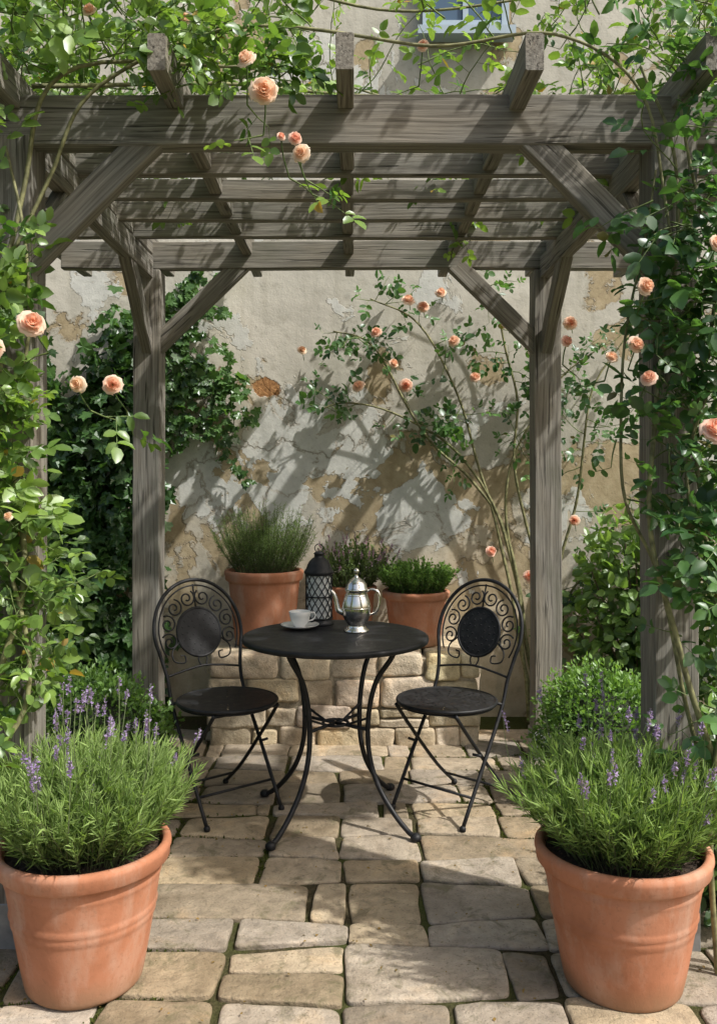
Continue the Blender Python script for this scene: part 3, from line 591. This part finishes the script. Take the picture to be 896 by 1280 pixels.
def shrub(name,c,r,n,size,dark,light):
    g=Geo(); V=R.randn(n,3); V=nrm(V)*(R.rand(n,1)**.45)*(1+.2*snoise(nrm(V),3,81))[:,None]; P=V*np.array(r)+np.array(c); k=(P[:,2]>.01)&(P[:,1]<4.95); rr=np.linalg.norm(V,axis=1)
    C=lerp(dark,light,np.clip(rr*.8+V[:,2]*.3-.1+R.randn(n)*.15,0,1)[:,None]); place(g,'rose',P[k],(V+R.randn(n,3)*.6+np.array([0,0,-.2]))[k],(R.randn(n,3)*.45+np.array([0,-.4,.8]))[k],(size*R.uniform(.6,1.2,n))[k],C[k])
    for i in range(14):
        e=np.array(c)+np.array(r)*nrm(R.randn(3))*.8; e[1]=min(e[1],4.9); e[2]=max(e[2],.2)
        tube(g,spline([(c[0]+R.randn()*.04,c[1],0),(lerp(c[0],e[0],.4),lerp(c[1],e[1],.4),e[2]*.5),e],10),.004,4,(.1,.08,.05),1,cap=False)
    g.build(name,[M['leaf'],M['stem']],False)
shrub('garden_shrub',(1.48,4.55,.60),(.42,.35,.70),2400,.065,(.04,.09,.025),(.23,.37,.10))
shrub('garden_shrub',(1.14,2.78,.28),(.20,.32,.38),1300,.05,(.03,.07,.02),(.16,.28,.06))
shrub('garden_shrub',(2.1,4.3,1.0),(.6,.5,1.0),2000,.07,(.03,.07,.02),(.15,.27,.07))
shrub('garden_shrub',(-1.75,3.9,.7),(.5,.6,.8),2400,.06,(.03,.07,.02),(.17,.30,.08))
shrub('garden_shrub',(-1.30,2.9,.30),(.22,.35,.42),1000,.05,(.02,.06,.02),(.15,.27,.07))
# ================================================================= CLIMBING ROSES
A_=Rose((.042,.11,.028),(.25,.38,.085),.047)
A_.cane([(-1.15,2.42,0),(-1.02,2.40,.6),(-.93,2.46,1.1),(-1.0,2.5,1.7),(-.93,2.5,2.2),(-.8,2.5,2.5),(-.3,2.6,2.56)],.011,.005)
A_.cane([(-1.2,2.45,0),(-.98,2.38,.55),(-.88,2.42,.80),(-1.02,2.46,1.3),(-.90,2.46,1.75),(-.97,2.5,2.2),(-1.1,2.7,2.6)],.009,.004)
A_.cane([(-1.0,2.5,1.9),(-.86,2.5,2.2),(-.72,2.5,2.45),(-.3,2.48,2.62),(.2,2.5,2.56),(.55,2.48,2.6),(.8,2.44,2.38),(.87,2.44,2.0)],.006,.004,60)
A_.cane([(-.95,2.6,2.5),(-.4,3.0,2.68),(.3,3.2,2.72),(1.1,3.1,2.7),(1.6,3.0,2.8)],.007,.003,50)
A_.cane([(-1.4,2.6,2.6),(-.7,2.7,2.95),(.1,2.8,2.82),(.8,2.8,2.9),(1.3,2.7,2.7)],.006,.003,50)
A_.cane([(-1.3,3.6,2.6),(-.5,3.6,3.0),(.3,3.8,2.95),(1.2,3.7,2.8)],.006,.003,50)
for k in range(104):
    z=R.uniform(.66,1.95); A_.shoot((-1.04+R.randn()*.06,2.47+R.uniform(-.06,.10),z),(R.uniform(-.2,1),-.5+R.randn()*.4,R.uniform(-.3,.8)),R.uniform(.10,.30),.05,tone=R.uniform(.0,1))
for k in range(14): z=R.uniform(1.8,2.5); A_.shoot((-1.04+R.randn()*.07,2.47,z),(R.uniform(-.4,.4),-.4,R.uniform(-.2,.8)),R.uniform(.08,.2),.05)
def wts(x): return 1.0 if x<-.45 else (.8 if x<0 else .42)
cnt=0
while cnt<205:
    x=R.uniform(-1.5,1.7)
    if R.rand()>wts(x): continue
    y=R.uniform(2.5,3.9); cnt+=1
    A_.shoot((x,y,R.uniform(2.54,2.75)),(R.randn()*.6,R.randn()*.5,R.uniform(.3,1.2)),R.uniform(.2,.6),.03,tone=R.uniform(.2,1),face=(0,-.25,.8),size=.042)
for k in range(26): A_.shoot((R.uniform(-.55,-.14),R.uniform(2.42,2.50),R.uniform(2.45,2.62)),(R.randn()*.5,-.5,R.uniform(-.5,.4)),R.uniform(.10,.24),.12,tone=R.uniform(.1,.5))
for k in range(26): A_.shoot((R.uniform(-1.0,-.45),R.uniform(2.42,2.55),R.uniform(2.50,2.65)),(R.randn()*.7,-.4,R.uniform(.0,.9)),R.uniform(.12,.35),.06,tone=R.uniform(.3,.9))
for k in range(8):
    A_.shoot((R.uniform(-.9,.9),R.uniform(2.8,4.2),2.5),(R.randn(),R.randn(),-.3),R.uniform(.1,.25),.06,tone=R.uniform(.2,.8))
for p,r in [((-.225,2.20,2.315),.037),((-.273,2.22,2.404),.025),((-.135,2.22,2.165),.023),((-.149,2.24,2.21),.017),((-.185,2.24,2.215),.012),((-.83,2.28,1.75),.034),((-.935,2.27,1.68),.035),((-.73,2.33,1.595),.024),((-.65,2.38,1.60),.026),((-.50,2.6,2.70),.022),((.70,2.6,2.80),.022),((.2,2.6,2.62),.018),((-.9,2.30,1.25),.014),((-.72,2.4,2.62),.020),((.45,2.8,2.98),.018)]:
    A_.flower(np.array(p),r)
    base=np.array(p)+np.array([R.uniform(-.03,.03),.14,-.06]); tube(A_.g,spline([base,np.array(p)+np.array([0,.04,-.03]),np.array(p)],6),.002,4,(.1,.17,.05),1,cap=False)
    A_.shoot(base,(R.randn()*.8,.1,-.2),.10,.05)
A_.finish('climbing_rose')
B_=Rose((.022,.07,.025),(.11,.23,.065),.047)
B_.cane([(1.12,2.42,0),(1.02,2.38,.45),(.86,2.36,.9),(.80,2.38,1.25),(.84,2.42,1.7),(.90,2.46,2.2),(.8,2.5,2.5)],.010,.004)
B_.cane([(1.05,2.40,0),(1.0,2.36,.5),(.99,2.38,1.0),(.93,2.4,1.45),(.98,2.42,1.9),(.9,2.46,2.4)],.009,.004)
B_.cane([(1.15,2.5,0),(.92,2.42,.7),(.84,2.46,1.1),(.74,2.44,1.35),(.76,2.46,1.8),(.84,2.46,2.2)],.007,.003)
B_.cane([(.98,2.40,.0),(.955,2.36,.5),(1.03,2.36,.95),(.90,2.38,1.35),(1.0,2.38,1.7)],.008,.004)
for k in range(165):
    z=R.uniform(1.02,2.12); w=.085+.03*math.sin(z*5); B_.shoot((.93+R.randn()*w,2.45+R.uniform(-.10,.04),z),(R.randn()*.8+.15,-.5+R.randn()*.4,R.uniform(-.6,.6)),R.uniform(.06,.18),.07,tone=R.uniform(0,1))
for k in range(14): z=R.uniform(.55,1.0); B_.shoot((1.0+R.randn()*.05,2.43,z),(R.randn()*.8,-.4,R.uniform(-.3,.6)),R.uniform(.06,.2),.05,tone=R.uniform(.4,1))
for k in range(20): z=R.uniform(2.15,2.6); B_.shoot((1.0+R.randn()*.1,2.45,z),(R.randn()*.8,-.3,R.uniform(-.2,1)),R.uniform(.1,.3),.05,tone=R.uniform(.3,1))
for p,r in [((.90,2.20,1.472),.037),((.745,2.26,1.84),.024),((.73,2.29,1.695),.023),((.76,2.29,1.61),.022),((.68,2.34,1.67),.018),((.60,2.5,1.735),.018),((.95,2.22,1.2),.018),((.91,2.22,1.94),.022)]:
    B_.flower(np.array(p),r); base=np.array(p)+np.array([.02,.14,-.05]); tube(B_.g,spline([base,np.array(p)+np.array([0,.04,-.03]),np.array(p)],6),.002,4,(.1,.17,.05),1,cap=False); B_.shoot(base,(R.randn()*.8,.1,-.1),.1,.05)
B_.finish('climbing_rose')
C_=Rose((.025,.075,.025),(.11,.23,.065),.044)
W=4.90
paths=[[(1.0,4.8,0),(.93,W,.6),(.80,W,1.1),(.55,W,1.5),(.25,W,1.68),(-.05,W,1.75),(-.22,W,1.70)],
[(.98,4.8,0),(.85,W,.8),(.70,W,1.35),(.55,W,1.85),(.35,W,2.2),(.1,W,2.33)],
[(1.02,4.8,0),(.92,W,.7),(.83,W,1.2),(.95,W,1.6),(1.15,W,1.9),(1.4,W,2.1)],
[(.95,4.8,0),(.88,W,.9),(.66,W,1.3),(.42,W,1.55),(.2,W,1.9),(.05,W,2.1),(-.12,W,2.15)],
[(1.05,4.8,0),(1.05,W,.7),(.9,W,1.3),(.88,W,1.9),(.75,W,2.3),(.5,W,2.5)],
[(1.05,4.8,0),(1.12,W,.8),(1.25,W,1.3),(1.3,W,1.8),(1.55,W,2.2)],
[(1.0,4.75,.0),(1.1,4.8,.5),(1.2,4.85,.75),(1.5,4.85,.95)]]
for i,c in enumerate(paths):
    p=C_.cane(c,.011,.004,50,.016); n=len(p)
    lo={0:.50,1:.5,2:.6,3:.5,4:.5,5:.4,6:.4}[i]
    for k in range(13):
        q=p[int(R.uniform(lo,1)*(n-1))]; C_.shoot(q,(R.randn(),-.15,R.uniform(-.9,.8)),R.uniform(.08,.30),.03,tone=R.rand(),ymax=4.94,face=(0,-.8,.35))
for x,z in((.48,2.37),(.22,1.975),(.285,1.85),(.67,1.90),(.85,2.20),(.12,2.15),(-.29,2.05),(.67,2.62),(.30,2.33),(.38,2.29),(1.0,2.05),(.76,.93),(.97,.79),(1.22,1.1),(.83,2.23),(.55,2.1),(.02,1.85),(1.2,2.2)):
    C_.flower(np.array([x*.97,4.77,1.36+(z-1.36)*.97]),R.uniform(.026,.038)); tube(C_.g,[(x*.97,4.77,1.36+(z-1.36)*.97),(x+.01,4.92,z-.06)],.002,4,(.1,.17,.05),1,cap=False)
C_.finish('climbing_rose')
# ================================================================= LIGHT, WORLD, CAMERA
sd=Vector((-.70,.40,-1.)).normalized()
L=bpy.data.lights.new('sun','SUN'); L.energy=4.8; L.angle=math.radians(1.0); L.color=(1,.955,.88); lo=bpy.data.objects.new('sun',L); sc.collection.objects.link(lo); lo.rotation_mode='QUATERNION'; lo.rotation_quaternion=sd.to_track_quat('-Z','Y')
w=bpy.data.worlds.new('World'); sc.world=w; w.use_nodes=True; nt=w.node_tree; bg=nt.nodes['Background']; sk=nt.nodes.new('ShaderNodeTexSky'); sk.sky_type='NISHITA'; sk.sun_disc=False
sk.sun_elevation=math.asin(-sd.z); sk.sun_rotation=math.atan2(-sd.x,-sd.y); sk.air_density=1.4; sk.dust_density=6.; sk.ozone_density=.5
nt.links.new(sk.outputs[0],bg.inputs[0]); bg.inputs[1].default_value=.15
cam=bpy.data.cameras.new('camera'); co=bpy.data.objects.new('camera',cam); sc.collection.objects.link(co); co.location=(0,0,1.36); co.rotation_euler=(PI/2,0,0)
cam.sensor_fit='AUTO'; cam.sensor_width=36; cam.lens=1106/1280*36; cam.shift_y=-48/1280; cam.shift_x=5/1280; cam.clip_end=300; cam.clip_start=.05
sc.camera=co
sc.view_settings.view_transform='Standard'; sc.view_settings.look='None'; sc.view_settings.exposure=0
